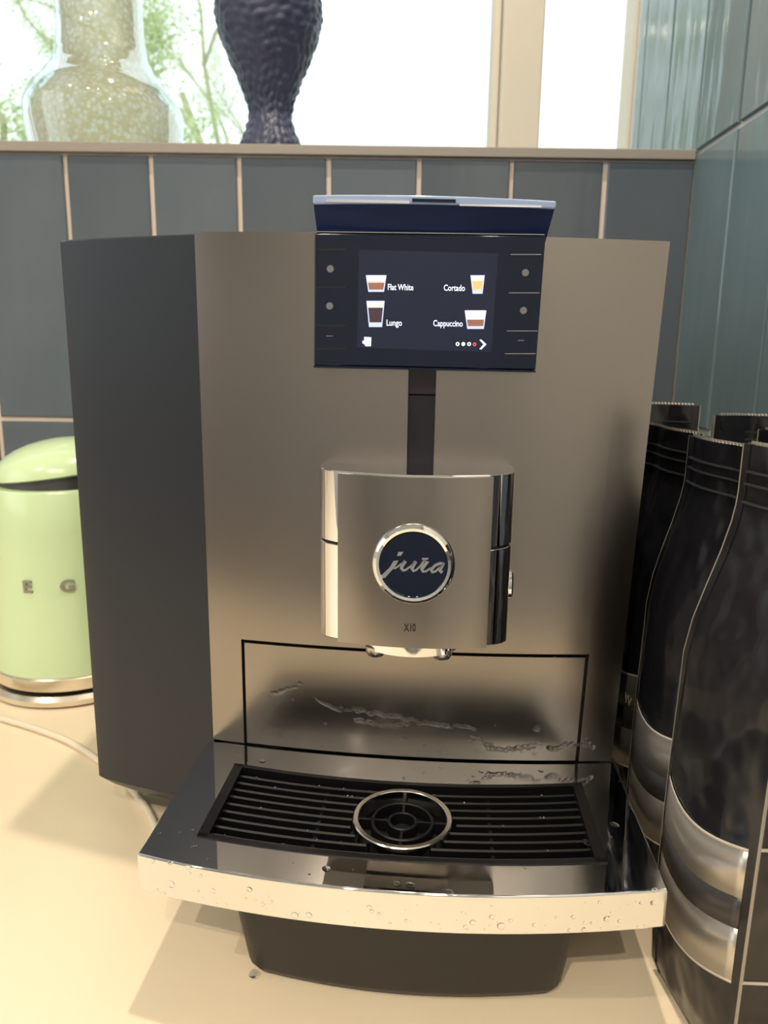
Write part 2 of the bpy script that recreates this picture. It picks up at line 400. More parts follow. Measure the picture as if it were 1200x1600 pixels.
dquad('arrow', [(749, 531), (752, 530.5), (760, 538), (752, 546), (749, 545.5), (755.5, 538)], white_ink, .0004)
dquad('milk_icon', [(569, 526.5), (580, 527), (579.5, 541), (571, 541), (569.5, 538), (566, 536), (566.5, 532.5), (569, 532)], white_ink, .0004)

# spout
SU = (mv(497, 860, -.03).x+mv(801, 860, -.03).x)/2; SHW = (mv(801, 860, -.03).x-mv(497, 860, -.03).x)/2
zst = mv(670, 744, -.052).z; zsb = mv(640, 1011, -.052).z; zmid = mv(512, 841, -.03).z-.0005
def plan(h, grow=0):
    half = [(SHW+grow, -.004), (SHW+grow, -.022), (SHW-.0012+grow, -.0285), (SHW-.004+grow*.9, -.0335-grow*.4), (SHW-.0080+grow*.6, -.0375-grow*.7), (SHW-.0125, -.0405-grow)]
    mid = [(s*(SHW-.0125), -.0405-grow-.0095*(1-s*s)) for s in (.8, .6, .4, .2, 0, -.2, -.4, -.6, -.8)]
    pts = half+mid+[(-u, v) for u, v in half[::-1]]
    return [(SU+u, v, h) for u, v in pts]
bm = bmesh.new(); loft(bm, [plan(zmid+.0007, -.0004), plan(zmid+.0011), plan(zst-.0006), plan(zst, -.0006)]); sp = obj('spout_housing', bm, chrome, M, 35); tag(sp, 'chrome sided coffee spout housing')
bm = bmesh.new(); loft(bm, [plan(zmid-.002, -.0012), plan(zmid+.002, -.0012)]); obj('seam', bm, groove_m, sp, 35)
bm = bmesh.new(); loft(bm, [[(a, b, zsb-(.05+b)*.17) for a, b, _ in plan(0, -.0006)], [(a, b, zsb+.0006-(.05+b)*.17) for a, b, _ in plan(0)], plan(zmid-.0011), plan(zmid-.0007, -.0004)])
min(bm.faces, key=lambda f: f.calc_center_median().z if len(f.verts) > 8 else 9).material_index = 1
obj('lower_shell', bm, [chrome, under_m], sp, 35)
def fv(u): 
    s = (u-SU)/(SHW-.0125); return -.0405-.0095*(1-s*s)
FH = SHW-.0135
bm = bmesh.new(); rings = []
for i in range(17):
    u = SU+FH*(-1+2*i/16); v = fv(u)-.0011
    rings.append([(u, v, zsb-.0012-(.05+v)*.17), (u, v, zst-.0012), (u, v+.003, zst-.0012), (u, v+.003, zsb-.0012-(.05+v)*.17)])
loft(bm, rings); obj('face_plate', bm, taupe, sp, 35)
VB = fv(SU)-.0016
bc = mv(646, 881.5, VB); br = (mv(646+63, 881.5, VB)-bc).length
def vlathe(bm, prof, c, n=56, vbow=True):
    loft(bm, [[(c.x+r*cos(2*pi*i/n), y, c.z+r*sin(2*pi*i/n)) for i in range(n)] for r, y in prof])
bm = bmesh.new(); vlathe(bm, [(br*1.03, VB+.004), (br*1.03, VB-.0006), (br*1.0, VB-.0014), (br*.93, VB-.0026), (br*.86, VB-.0022), (br*.83, VB-.0004), (br*.83, VB+.001)], bc); obj('badge_ring', bm, chrome, sp, 50)
bm = bmesh.new(); vlathe(bm, [(br*.84, VB+.001), (br*.84, VB-.0006)], bc); obj('badge_disc', bm, gloss_black, sp, 30)
def zp(p): return mv(560+p[0]/7.06, 800+p[1]/7.06, VB-.0012)
bm = bmesh.new()
for poly in ([(388, 540), (444, 533), (395, 618), (345, 668), (297, 725), (210, 738), (300, 655), (345, 612)], [(440, 442), (498, 438), (470, 482), (425, 486)]):
    slab(bm, [zp(p) for p in poly], (0, .0007, 0))
def stroke(bm, pts, w):
    ws = [x*1.22 for x in (w if isinstance(w, list) else [w]*len(pts))]
    L = []; R_ = []
    for i, p in enumerate(pts):
        a = pts[max(i-1, 0)]; b = pts[min(i+1, len(pts)-1)]; d = Vector((b[0]-a[0], b[1]-a[1])).normalized(); nrm = Vector((-d.y, d.x))*ws[i]/2
        L.append((p[0]+nrm.x, p[1]+nrm.y)); R_.append((p[0]-nrm.x, p[1]-nrm.y))
    B = Vector((0, .0007, 0))
    loft(bm, [[zp(l), zp(r), zp(r)+B, zp(l)+B] for l, r in zip(L, R_)])
stroke(bm, [(392, 628), (430, 605), (470, 575), (520, 540)], 16); stroke(bm, [(520, 540), (488, 585), (474, 622), (492, 645), (520, 640), (575, 600), (635, 545)], [30, 32, 30, 26, 20, 16, 16])
stroke(bm, [(635, 545), (604, 590), (592, 625), (606, 650), (635, 642), (680, 600), (735, 525)], [30, 32, 30, 26, 20, 16, 18])
stroke(bm, [(700, 515), (735, 522), (772, 512)], [14, 26, 10]); stroke(bm, [(722, 545), (765, 548), (718, 600), (700, 630), (712, 658), (745, 655), (800, 615)], [14, 30, 34, 32, 26, 20, 14])
stroke(bm, [(945, 565), (900, 566), (845, 590), (800, 640), (815, 665), (850, 655), (900, 610), (940, 566)], [14, 26, 26, 30, 26, 20, 16, 16])
stroke(bm, [(945, 562), (912, 610), (898, 645), (915, 668), (935, 650)], [20, 34, 32, 24, 10])
obj('logo', bm, logo_m, sp)
me = text_mesh('X10', 1, 0, bold=.02); xs = [v.co.x for v in me.vertices]; ys = [v.co.y for v in me.vertices]
for v in me.vertices:
    q = mv(640+(v.co.x-(min(xs)+max(xs))/2)/(max(xs)-min(xs))*19, 983-(v.co.y-(min(ys)+max(ys))/2)/(max(ys)-min(ys))*12.5, -.0535); q.y = fv(q.x)-.00135; v.co = q
me.materials.append(black_ink); o = bpy.data.objects.new('lettering', me); C.objects.link(o); o.parent = sp
bm = bmesh.new(); np_ = [(SU+.0275*cos(pi*i/12+pi)-.001, -.026-.022*sin(pi*i/12), 0) for i in range(13)]
np_ = [(SU-.001+.028*s, -.030-.0165*(1-s*s)**.6, 0) for s in [-1+i/8 for i in range(17)]]+[(SU+.027, -.012, 0), (SU-.029, -.012, 0)]
loft(bm, [[(x, y, zsb-.0085) for x, y, _ in np_], [(x, y, zsb+.001) for x, y, _ in np_]]); npl = obj('nozzle_plate', bm, chrome, M, 40)
nozm = mat('nozzle_steel', (.55, .50, .46), .25, 1)
for x, y in ((587, 1026), (690, 1032)):
    c = mv(x, y, -.034); bm = bmesh.new(); lathe(bm, [(.0062, zsb-.007), (.0062, zsb-.0105), (.0048, zsb-.0130), (.0026, zsb-.0134), (.0022, zsb-.009)], 20, c.x, -.034); obj('nozzle', bm, nozm, npl, 35)
bm = bmesh.new(); c = mv(797, 912, -.018); 
loft(bm, [[(SU+SHW+dx, -.020+r*cos(2*pi*i/20), c.z+r*1.7*sin(2*pi*i/20)) for i in range(20)] for r, dx in ((.0055, -.001), (.0055, .001), (.0045, .002))]); obj('side_knob', bm, chrome, sp, 40)

# drip tray
TL, TR = -.1327, .1390; TC = (TL+TR)/2; TH = (TR-TL)/2; TZB = .0662
def tfront(u): s = (u-TC)/TH; return -.1202-.0153*(1-s*s)
def tback(u): return max(-.0015, -.0015) if abs(u-UC) > HW else pv(u)-.0003
HL, HR = -.1048, .1115
def hb_(u): s = (u-TC)/.108; return -.0300-.0105*(1-min(1, s*s))
def hf_(u): s = (u-TC)/.108; return -.1015-.0092*(1-min(1, s*s))
bm = bmesh.new()
us = [TL, TL+.012, HL]+[HL+(HR-HL)*i/20 for i in range(1, 20)]+[HR, TR-.012, TR]
top = {}
for i, u in enumerate(us):
    a, b, c_, d = tback(u), hb_(u), hf_(u), tfront(u)
    top[i] = [bm.verts.new((u, v, ZT)) for v in (a, b, c_, d)]
low = {i: [bm.verts.new((v.co.x, v.co.y, TZB if j in (0, 3) else ZT-.004)) for j, v in enumerate(top[i])] for i in top}
n_ = len(us)
for i in range(n_-1):
    inside = us[i] >= HL-1e-6 and us[i+1] <= HR+1e-6
    for j in range(3):
        if j == 1 and inside: continue
        bm.faces.new((top[i][j], top[i+1][j], top[i+1][j+1], top[i][j+1]))
    bm.faces.new((top[i][3], top[i+1][3], low[i+1][3], low[i][3])); bm.faces.new((top[i][0], low[i][0], low[i+1][0], top[i+1][0]))
    if inside:
        bm.faces.new((top[i][1], top[i+1][1], low[i+1][1], low[i][1])); bm.faces.new((top[i][2], low[i][2], low[i+1][2], top[i+1][2]))
    bm.faces.new((low[i][0], low[i][3], low[i+1][3], low[i+1][0]))
for i in (0, n_-1):
    bm.faces.new((top[i][0], top[i][1], top[i][2], top[i][3], low[i][3], low[i][0]))
hi = [i for i, u in enumerate(us) if abs(u-HL) < 1e-6][0]; hj = [i for i, u in enumerate(us) if abs(u-HR) < 1e-6][0]
for i in (hi, hj): bm.faces.new((top[i][1], top[i][2], low[i][2], low[i][1]))
loose = [v for v in bm.verts if not v.link_faces]; bmesh.ops.delete(bm, geom=loose, context='VERTS')
tray = obj('drip_tray', bm, traychrome, M); bevel(tray, .0012, 3, 55); tag(tray, 'polished chrome drip tray')
# grille
def gp_(u, s): a, b = hb_(u)+.0015, hf_(u)-.0015; return a+(b-a)*s
bm = bmesh.new()
for inner in (0,):
    n = 24
    for s0, s1 in ((0, .045), (.955, 1)):
        loft(bm, [[(u, gp_(u, s0), ZT+.0007), (u, gp_(u, s1), ZT+.0007), (u, gp_(u, s1), ZT-.009), (u, gp_(u, s0), ZT-.009)] for u in [HL-.0014+(HR-HL+.0028)*i/n for i in range(n+1)]])
    for a, b in ((HL-.0015, HL+.0045), (HR-.0045, HR+.0015)):
        loft(bm, [[(u, gp_(u, 0), ZT+.0007), (u, gp_(u, 1), ZT+.0007), (u, gp_(u, 1), ZT-.009), (u, gp_(u, 0), ZT-.009)] for u in (a, b)])
obj('grille_frame', bm, grille_black, tray)
bm = bmesh.new(); loft(bm, [[(u, hb_(u), ZT-.0145), (u, hf_(u), ZT-.0145), (u, hf_(u), ZT-.0155), (u, hb_(u), ZT-.0155)] for u in [HL+(HR-HL)*i/16 for i in range(17)]]); obj('drain_pan', bm, groove_m, tray)
rc = mz(629, 1278, ZT); rr = ((mz(707, 1281, ZT)-mz(551, 1275, ZT)).length)/2
for k in range(9):
    s = .045+.91*(k+.6)/9.2; bm = bmesh.new()
    segs = []; cur = []
    for i in range(61):
        u = HL+.003+(HR-HL-.006)*i/60; v = gp_(u, s)
        if (u-rc.x)**2+(v-rc.y)**2 < (rr*.97)**2:
            if len(cur) > 1: segs.append(cur)
            cur = []
        else: cur.append((u, v))
    if len(cur) > 1: segs.append(cur)
    bm.free()
    for sg in segs:
        bm = bmesh.new(); loft(bm, [[(u, v-.0009, ZT-.0030), (u, v, ZT-.0022), (u, v+.0009, ZT-.0030), (u, v+.0008, ZT-.0095), (u, v-.0008, ZT-.0095)] for u, v in sg]); obj('bar', bm, grille_black, tray)
for px in (500, 765):
    ub = mz(px, 1270, ZT).x; bm = bmesh.new(); loft(bm, [[(ub-.001, gp_(ub, s), ZT-.0050), (ub+.001, gp_(ub, s), ZT-.0050), (ub+.001, gp_(ub, s), ZT-.0105), (ub-.001, gp_(ub, s), ZT-.0105)] for s in (0, 1)]); obj('cross_rib', bm, grille_black, tray)
def hring(name, r0_, r1_, z0, z1, m):
    bm = bmesh.new(); n = 48
    prof = [(r0_, z0), (r0_, z1-.0004), (r0_+.0004, z1), (r1_-.0006, z1), (r1_, z1-.0006), (r1_, z0)]
    R = [[bm.verts.new((rc.x+r*cos(2*pi*i/n), rc.y+r*sin(2*pi*i/n), z)) for r, z in prof] for i in range(n)]
    for i in range(n):
        for j in range(len(prof)): bm.faces.new((R[i][j], R[i][(j+1) % 6], R[(i+1) % n][(j+1) % 6], R[(i+1) % n][j]))
    return obj(name, bm, m, tray, 40)
ringm = mat('grille_ring_steel', (.62, .61, .58), .16, 1)
hring('grille_ring', rr*.885, rr, ZT-.009, ZT+.0004, ringm)
for q in (.57, .24): hring('inner_ring', rr*q, rr*q+.0018, ZT-.009, ZT-.002, grille_black)
for k in range(4):
    a = pi/2*k; bm = bmesh.new(); d = Vector((cos(a), sin(a), 0)); nn = Vector((-sin(a), cos(a), 0))*.0008
    p0, p1 = Vector((rc.x, rc.y, ZT-.0025))+d*rr*.26, Vector((rc.x, rc.y, ZT-.0025))+d*rr*.89
    slab(bm, [p0+nn, p0-nn, p1-nn, p1+nn], (0, 0, -.0065)); obj('spoke', bm, grille_black, tray)
# basin below the tray
bm = bmesh.new()
def basin_ring(z, ul, ur, vf, bow):
    n = 14; out = []
    r = .012
    for i in range(5): a = pi+pi/2*i/4; out.append((ul+r+r*cos(a), vf+r+r*sin(a), z))
    for i in range(1, n): s = i/n; out.append((ul+r+(ur-ul-2*r)*s, vf-bow*(1-(2*s-1)**2), z))
    for i in range(5): a = -pi/2+pi/2*i/4; out.append((ur-r+r*cos(a), vf+r+r*sin(a), z))
    return out+[(ur, .012, z), (ul, .012, z)]
loft(bm, [basin_ring(.0005, -.0755, .0895, -.0955, .007), basin_ring(.0025, -.0800, .0940, -.1000, .0072), basin_ring(.007, -.0822, .0960, -.1022, .0075), basin_ring(TZB+.001, -.0905, .1035, -.1095, .008)])
tag(obj('basin', bm, base_black, M, 40), 'black plastic basin under the tray')
# droplets
bm = bmesh.new()
def drop(c, n_, r, flat=.45, sx=1):
    c = Vector(c); n_ = Vector(n_).normalized(); a = n_.cross(Vector((.3, .2, .9))).normalized(); b = n_.cross(a)
    rings = []
    for t in (0, .35, .7, .93):
        rr_ = r*cos(t*pi/2); rings.append([c+a*(rr_*sx*cos(2*pi*i/10))+b*(rr_*sin(2*pi*i/10))+n_*(r*flat*sin(t*pi/2)) for i in range(10)])
    loft(bm, rings)
rd = random.Random(3)
for _ in range(75):
    u = rd.uniform(TL+.003, TR-.003); z = TZB+.002+rd.random()**1.5*.016; r = rd.choice([.0004, .0005, .0006, .0008, .0011])
    drop((u, tfront(u)-.0000, z), (-(u-TC)*.25, -1, 0), r, sx=rd.uniform(.8, 1.3))
for px, py, r in ((166, 0, 0),): pass
for x, y, r in ((230, 1364, .0013), (260, 1362, .0014), (290, 1366, .0014), (391, 1390, .0015), (463, 1425, .0019), (485, 1423, .0016), (738, 1434, .0015), (782, 1442, .0020), (768, 1427, .0014), (332, 1398, .0013), (262, 1396, .0020), (1030, 1412, .0014), (1027, 1432, .0015), (950, 1447, .0016)):
    q = mv(x, y, -.13); q.y = tfront(q.x); drop(q, (0, -1, 0), r, sx=1.1)
for _ in range(60):
    u = rd.uniform(TL+.004, TR-.004); v = rd.uniform(tfront(u)+.004, -.014)
    if HL-.003 < u < HR+.003 and hf_(u)-.002 < v < hb_(u)+.002: continue
    drop((u, v, ZT), (0, 0, 1), rd.choice([.0004, .0005, .0007, .001]), .25, rd.uniform(.8, 1.5))
for x, y, r in ((641, 1386, .0030), (702, 1397, .0027), (510, 1360, .0028), (918, 1318, .0034), (620, 1384, .0024), (960, 1290, .003), (970, 1222, .002), (410, 1190, .0024), (845, 1205, .002), (752, 1206, .002)):
    drop(mz(x, y, ZT), (0, 0, 1), r*.8, .16, 1.2)
for _ in range(60):
    u = rd.uniform(dL, PR-.006); z = rd.uniform(ZT+.004, .19)
    drop((pmap(u, z), pv(u), z), (0, -1, 0), rd.choice([.0006, .0009, .0013]), .3)
for i in range(26):
    u = HL+.008+(HR-HL-.016)*rd.random(); s = .045+.91*(rd.randrange(9)+.6)/9.2; v = gp_(u, s)
    if (u-rc.x)**2+(v-rc.y)**2 > (rr*1.02)**2: drop((u, v, ZT-.0024), (0, 0, 1), .0009, .8)
for path in ([(497, 1092), (520, 1104), (570, 1108), (620, 1116), (670, 1128), (745, 1136)], [(560, 1122), (600, 1130), (640, 1128)], [(742, 1150), (775, 1172), (815, 1170), (850, 1163)], [(838, 1140), (842, 1128)], [(858, 1172), (885, 1166), (930, 1174)], [(420, 1088), (450, 1078), (478, 1066)], [(915, 1160), (925, 1170)]):
    for (xa, ya), (xb, yb) in zip(path, path[1:]):
        k = max(2, int(math.hypot(xb-xa, yb-ya)/5))
        for i in range(k):
            q = mv(lerp(xa, xb, i/k), lerp(ya, yb, i/k)+rd.uniform(-2.5, 2.5), -.007); q.y = pv(q.x); drop(q, (0, -1, 0), rd.uniform(.0011, .0024), .30, rd.uniform(1, 1.8))
q = mz(397, 1520, .002); drop((q.x, q.y, .001), (0, 0, 1), .003, .7)
tray.rotation_euler = (-.0074, 0, 0); tray.location = (0, -ZT*sin(.0074), 0)   # the tray rises a little to the front
wd = obj('water_droplets', bm, water, tray, 60); tag(wd, 'small water droplets', kind='stuff')

# ------------------------------------------------------------------ coffee bags
bag_black = mat('glossy_black_foil', (.010, .010, .013), .22, spec=.55); add_bump(bag_black, 24, .9, .010, (1, 1, .8), 2)
bag_edge = mat('foil_seal_edge', (.38, .35, .31), .35, .3)
bag_silver = mat('brushed_silver_print', (.55, .52, .48), .32, .85); add_bump(bag_silver, 20, .25, .004)
bag_grey = mat('charcoal_print_and_glint', (.05, .048, .05), .3, .3)
bag_white = mat('pale_print_line', (.55, .50, .44), .5)
def smooth(t): t = max(0, min(1, t)); return t*t*(3-2*t)
def make_bag(name, base, rot, seal_l, seal_rot, H, label, w=.070, d=.058, seed=0, letter=False, printed=True, group='black coffee bags lined up beside the machine'):
    root = empty(name, (base[0], base[1], 0)); tag(root, label, 'coffee bag', group)
    rd = random.Random(seed); ph = rd.uniform(0, 6)
    sc = Vector((seal_l[0], seal_l[1]))+Vector((cos(seal_rot), sin(seal_rot)))*(w*.5)-Vector(base[:2])   # seal centre
    def sect(h):
        t = smooth((h-.62)/.32); flat = smooth((h-.62)/.31)
        dd = lerp(d*(1+.06*sin(pi*min(1, h/.6))), .0028, flat); ww = lerp(w*(.97+.03*sin(pi*min(1, h*1.6))), w, t)
        g = lerp(-.004*sin(pi*min(1, h/.55)), d*.42, flat); bulge = .006*sin(pi*min(1, h/.85+.02))*(1-flat)
        ang = lerp(rot, seal_rot, t); ctr = Vector((sc.x*t, sc.y*t))
        if h < .03: k = (.03-h)/.03; dd -= .006*k; ww -= .006*k
        pts = []
        N = 8
        for i in range(N+1): s = -1+2*i/N; pts.append((ww/2*s, -dd/2-bulge*(1-s*s)+.0022*t*sin(3.2*s+ph)))
        for s in (.33, .5, .67): pts.append((ww/2-g*(1-abs(2*s-1)), -dd/2+dd*s))
        for i in range(N+1): s = 1-2*i/N; pts.append((ww/2*s, dd/2+bulge*(1-s*s)+.0022*t*sin(3.2*s+ph)))
        for s in (.67, .5, .33): pts.append((-ww/2+g*(1-abs(2*s-1)), -dd/2+dd*s))
        ca, sa = cos(ang), sin(ang)
        return [Vector((ctr.x+x*ca-y*sa, ctr.y+x*sa+y*ca, h*H)) for x, y in pts]
    hs = [0, .01, .03, .08, .15, .22, .3, .38, .45, .52, .58, .64, .7, .76, .82, .87, .9, .92, .93, .95, .96, .975, .985, 1]
    bm = bmesh.new(); loft(bm, [sect(h) for h in hs]); obj('pouch', bm, bag_black, root, 55)
    nfr = 9
    # fins along the four upright edges; indices of FL, FR, BR, BL
    for idx, nxt in ((0, 1), (8, 7), (12, 13), (20, 19)):
        bm = bmesh.new(); rings = []
        for h in hs[1:]:
            s = sect(h); p = s[idx]; o_ = (p-s[nxt]).normalized(); q = p+o_*.0045*(1 if h > .04 else .6)
            nr = Vector((-o_.y, o_.x, 0))*.0005
            rings.append([p-o_*.001+nr, q+nr, q-nr, p-o_*.001-nr])
        loft(bm, rings); fin = obj('seal_fin', bm, bag_black, root, 40)
        bm = bmesh.new(); rings = []
        for h in hs[1:]:
            s = sect(h); p = s[idx]; o_ = (p-s[nxt]).normalized(); q = p+o_*.0045*(1 if h > .04 else .6); nr = Vector((-o_.y, o_.x, 0))*.0006
            rings.append([q-o_*.0002+nr, q+o_*.0006+nr, q+o_*.0006-nr, q-o_*.0002-nr])
        loft(bm, rings); obj('seal_edge', bm, bag_edge, fin, 40)
    # crimped top edge
    bm = bmesh.new(); s = sect(1.0); row = [s[i] for i in range(9)]; B = [s[20-i] for i in range(9)]
    fine = []
    for a, b, c_, d_ in zip(row, row[1:], B, B[1:]):
        for k in range(6): t = k/6; fine.append(((a.lerp(b, t)+c_.lerp(d_, t))/2))
    fine.append((row[-1]+B[-1])/2)
    loft(bm, [[p+Vector((0, -.0016+.0006*(-1)**i, 0)), p+Vector((0, .0016+.0006*(-1)**i, 0)), p+Vector((0, .0014, .0016)), p+Vector((0, -.0014, .0016))] for i, p in enumerate(fine)])
    obj('crimp', bm, bag_edge, root)
    for hz in (.935, .955, .905):
        bm = bmesh.new(); s = sect(hz); e = sect(hz+.0035)
        loft(bm, [[s[i]+Vector((-.0014, -.0005, 0)), e[i]+Vector((-.0014, -.0005, 0)), e[i], s[i]] for i in range(9)]); obj('crimp_line', bm, bag_grey, root, 20)  # black foil ridges, their highlights put in as grey colour
    # printed bands on the left gusset: slightly proud skins of the pouch
    def band(nm, m, zb0, zb1, zt0, zt1, front=False, wob=.010):
        bm = bmesh.new(); rings = []
        ids = list(range(9))
        K = 16
        for i in range(K+1):
            t = i/K; j = min(7, int(t*8)); f = t*8-j
            def P(z):
                s = sect(z/H); p = s[ids[j]].lerp(s[ids[j+1]], f); ctr = Vector((0, 0, p.z)); o_ = Vector((sin(rot), -cos(rot), 0)); return p+o_*.0005
            zb = lerp(zb0, zb1, t)-wob*sin(pi*t)*.6; zt = lerp(zt0, zt1, t)-wob*sin(pi*t)*.6
            rings.append([P(zb), P((zb+zt)/2), P(zt)])
        loft(bm, rings, cap=False, closed=False); o = obj(nm, bm, m, root, 40)
        md = o.modifiers.new('t', 'SOLIDIFY'); md.thickness = .0003; md.offset = 1
        return o
    if not printed: return root
    band('silver_band', bag_silver, .046, .062, .080, .090)
    band('charcoal_band', bag_grey, .080, .090, .098, .106)
    band('silver_band', bag_silver, .098, .106, .124, .130)
    band('print_line', bag_white, .0446, .0606, .046, .062); band('print_line', bag_white, .124, .130, .1254, .1314)
    for z in (.0605, .1305):
        bm = bmesh.new(); rings = []
        for i in range(8, 13):
            s0 = sect((z-.003*(i-8)/4)/H)[i]; s1 = sect((z+.0014-.003*(i-8)/4)/H)[i]; o_ = Vector((cos(rot), sin(rot), 0))*.0005
            rings.append([s0+o_, s1+o_, s1, s0])
        loft(bm, rings); obj('print_line', bm, bag_white, root, 40)
    if letter:
        me = text_mesh('W', .011, .0001)
        p = sect(.105/H)[6]
        o = bpy.data.objects.new('lettering', me); C.objects.link(o); me.materials.append(bag_white); o.parent = root
        o.rotation_euler = (radians(90), 0, rot); o.location = (p.x-.0014, p.y, p.z)
    return root
RB = radians(-83)
make_bag('coffee_bag', (.1920, .331), RB, (.182, .361), radians(-78), .306, 'black coffee bag nearest the camera, silver bands beside the tray corner', seed=1)
make_bag('coffee_bag', (.2050, .424), RB, (.191, .458), radians(-86), .300, 'black coffee bag standing second from the camera, directly behind the nearest one', seed=2)
make_bag('coffee_bag', (.2130, .513), radians(-86), (.192, .545), radians(-84), .300, 'black coffee bag with a pale letter W, beside the machine front edge', seed=5, letter=True)
make_bag('coffee_bag', (.2080, .603), radians(-4), (.190, .612), radians(-10), .311, 'black coffee bag farthest from the camera in the row touching the machine', w=.060, seed=8)
g2 = 'plain black coffee bags against the tiled wall'
make_bag('coffee_bag', (.2985, .600), radians(2), (.272, .604), radians(-4), .303, 'black coffee bag in the rear corner against the tiled wall', w=.060, seed=9, printed=False, group=g2)
make_bag('coffee_bag', (.2920, .500), radians(-88), (.276, .533), radians(-66), .298, 'black coffee bag in the middle against the tiled wall', seed=12, printed=False, group=g2)
make_bag('coffee_bag', (.2860, .400), radians(-86), (.268, .432), radians(-75), .300, 'black coffee bag at the right frame edge against the tiled wall', seed=14, printed=False, group=g2)

# ------------------------------------------------------------------ kettle
ka = atY(104, 780, .76); KX, KY = ka.x, .76
green = mat('pastel_green_enamel', (.62, .80, .49), .2, coat=.4)
ksteel = mat('brushed_kettle_steel', (.78, .72, .62), .25, 1)
kdark = mat('kettle_dark', (.03, .03, .03), .4)
kin = mat('kettle_collar_grey', (.10, .10, .11), .35, .5)
def kz(y, x=60, r=.07): return atY(x, y, KY-r).z
zrim = kz(768, 60, .066); zbot = kz(1060, 60, .082)
K = empty('electric_kettle', (KX, KY, 0)); tag(K, 'pastel green retro kettle behind the black water tank', 'kettle')
rb, rt = .084, .0705
bm = bmesh.new(); lathe(bm, [(rb, zbot), (rb, zbot+.004)]+[(lerp(rb, rt, t**.9), lerp(zbot+.004, zrim-.004, t)) for t in (.2, .4, .6, .8, 1)]+[(rt-.0015, zrim-.001), (rt-.005, zrim)], 64); kb = obj('kettle_body', bm, green, K, 40)
bm = bmesh.new(); lathe(bm, [(rb-.004, zbot-.016), (rb, zbot-.014), (rb+.001, zbot-.002), (rb-.001, zbot)], 64); obj('steel_band', bm, ksteel, K, 40)
bm = bmesh.new(); lathe(bm, [(rb-.012, zbot-.030), (rb-.012, zbot-.014)], 48); obj('gap', bm, kdark, K, 40)
bm = bmesh.new(); lathe(bm, [(rb+.001, 0), (rb+.005, .003), (rb+.005, .008), (rb+.001, .012), (rb-.008, .0125)], 64); obj('power_base', bm, ksteel, K, 40)
bm = bmesh.new(); lathe(bm, [(rb-.014, .0125), (rb-.014, zbot-.02)], 48); obj('coupling', bm, kdark, K, 40)
bm = bmesh.new(); lathe(bm, [(rt-.007, zrim-.002), (rt-.008, zrim+.012), (rt-.02, zrim+.022), (.01, zrim+.022)], 48); obj('collar', bm, kin, K, 40)
bm = bmesh.new(); lr = .0685; lh = .034
lathe(bm, [(lr-.003, 0), (lr, .0015)]+[(lr*cos(a), .0015+lh*sin(a)) for a in [radians(x) for x in (12, 25, 38, 51, 64, 76, 85)]]+[(.002, .0015+lh)], 64)
ld = obj('lid', bm, green, K, 50); ld.location = (0, 0, zrim+.0095); ld.rotation_euler = (0, radians(-7), 0)
# handle and spout, on the side hidden by the machine
bm = bmesh.new(); pts = [(rt+.0-.01, .03, zrim-.01), (rt+.03, .045, zrim+.005), (rt+.045, .05, zrim-.04), (rt+.04, .05, zbot+.09), (rt+.005, .035, zbot+.05)]
tube(bm, pts, .009, 10); obj('handle', bm, ksteel, K, 60)
zlet = kz(917, 60, .075); rl = lerp(rb, rt, (zlet-zbot)/(zrim-zbot))
for ch, px in (('S', -75), ('M', -17), ('E', 43), ('G', 106)):
    # angle on the body that shows at that column
    best = min([radians(a) for a in range(-170, -10)], key=lambda a: abs((lambda q: 600+F*(q-CAM).dot(RT)/(q-CAM).dot(fw))(Vector((KX+rl*cos(a), KY+rl*sin(a), zlet)))-px))
    me = text_mesh(ch, .0175, .0006, bold=.03); me.materials.append(ksteel if False else mat('letter_steel', (.30, .30, .30), .3, 1))
    o = bpy.data.objects.new('lettering', me); C.objects.link(o); o.parent = kb
    o.location = ((rl+.0006)*cos(best), (rl+.0006)*sin(best), zlet); o.rotation_euler = (radians(93), 0, best+pi/2); o.scale = (1.15, .95, 1)
# cord
cordm = mat('cream_cord', (.76, .68, .54), .4)
bm = bmesh.new()
cp = [atZ(x, y, .003) for x, y in ((-60, 1105), (0, 1122), (60, 1140), (110, 1160), (150, 1185), (190, 1218), (220, 1250), (240, 1285), (255, 1330))]
cp2 = []
for i in range(len(cp)-1):
    p0, p1, p2, p3 = cp[max(i-1, 0)], cp[i], cp[i+1], cp[min(i+2, len(cp)-1)]
    for k in range(5):
        t = k/5; cp2.append(.5*((2*p1)+(p2-p0)*t+(2*p0-5*p1+4*p2-p3)*t*t+(3*p1-p0-3*p2+p3)*t**3))
cp2.append(cp[-1])
tube(bm, cp2, .003, 10); tag(obj('power_cord', bm, cordm, None, 60), 'cream power cord lying on the counter left of the machine', 'cord')

# ------------------------------------------------------------------ vases on the sill
SILL = SZ+.0086
def prof_from(px, Y, axis_x):
    out = []
    for x, y in px:
        a = atY(x, y, Y); out.append((abs(a.x-atY(axis_x, y, Y).x), a.z))
    return out
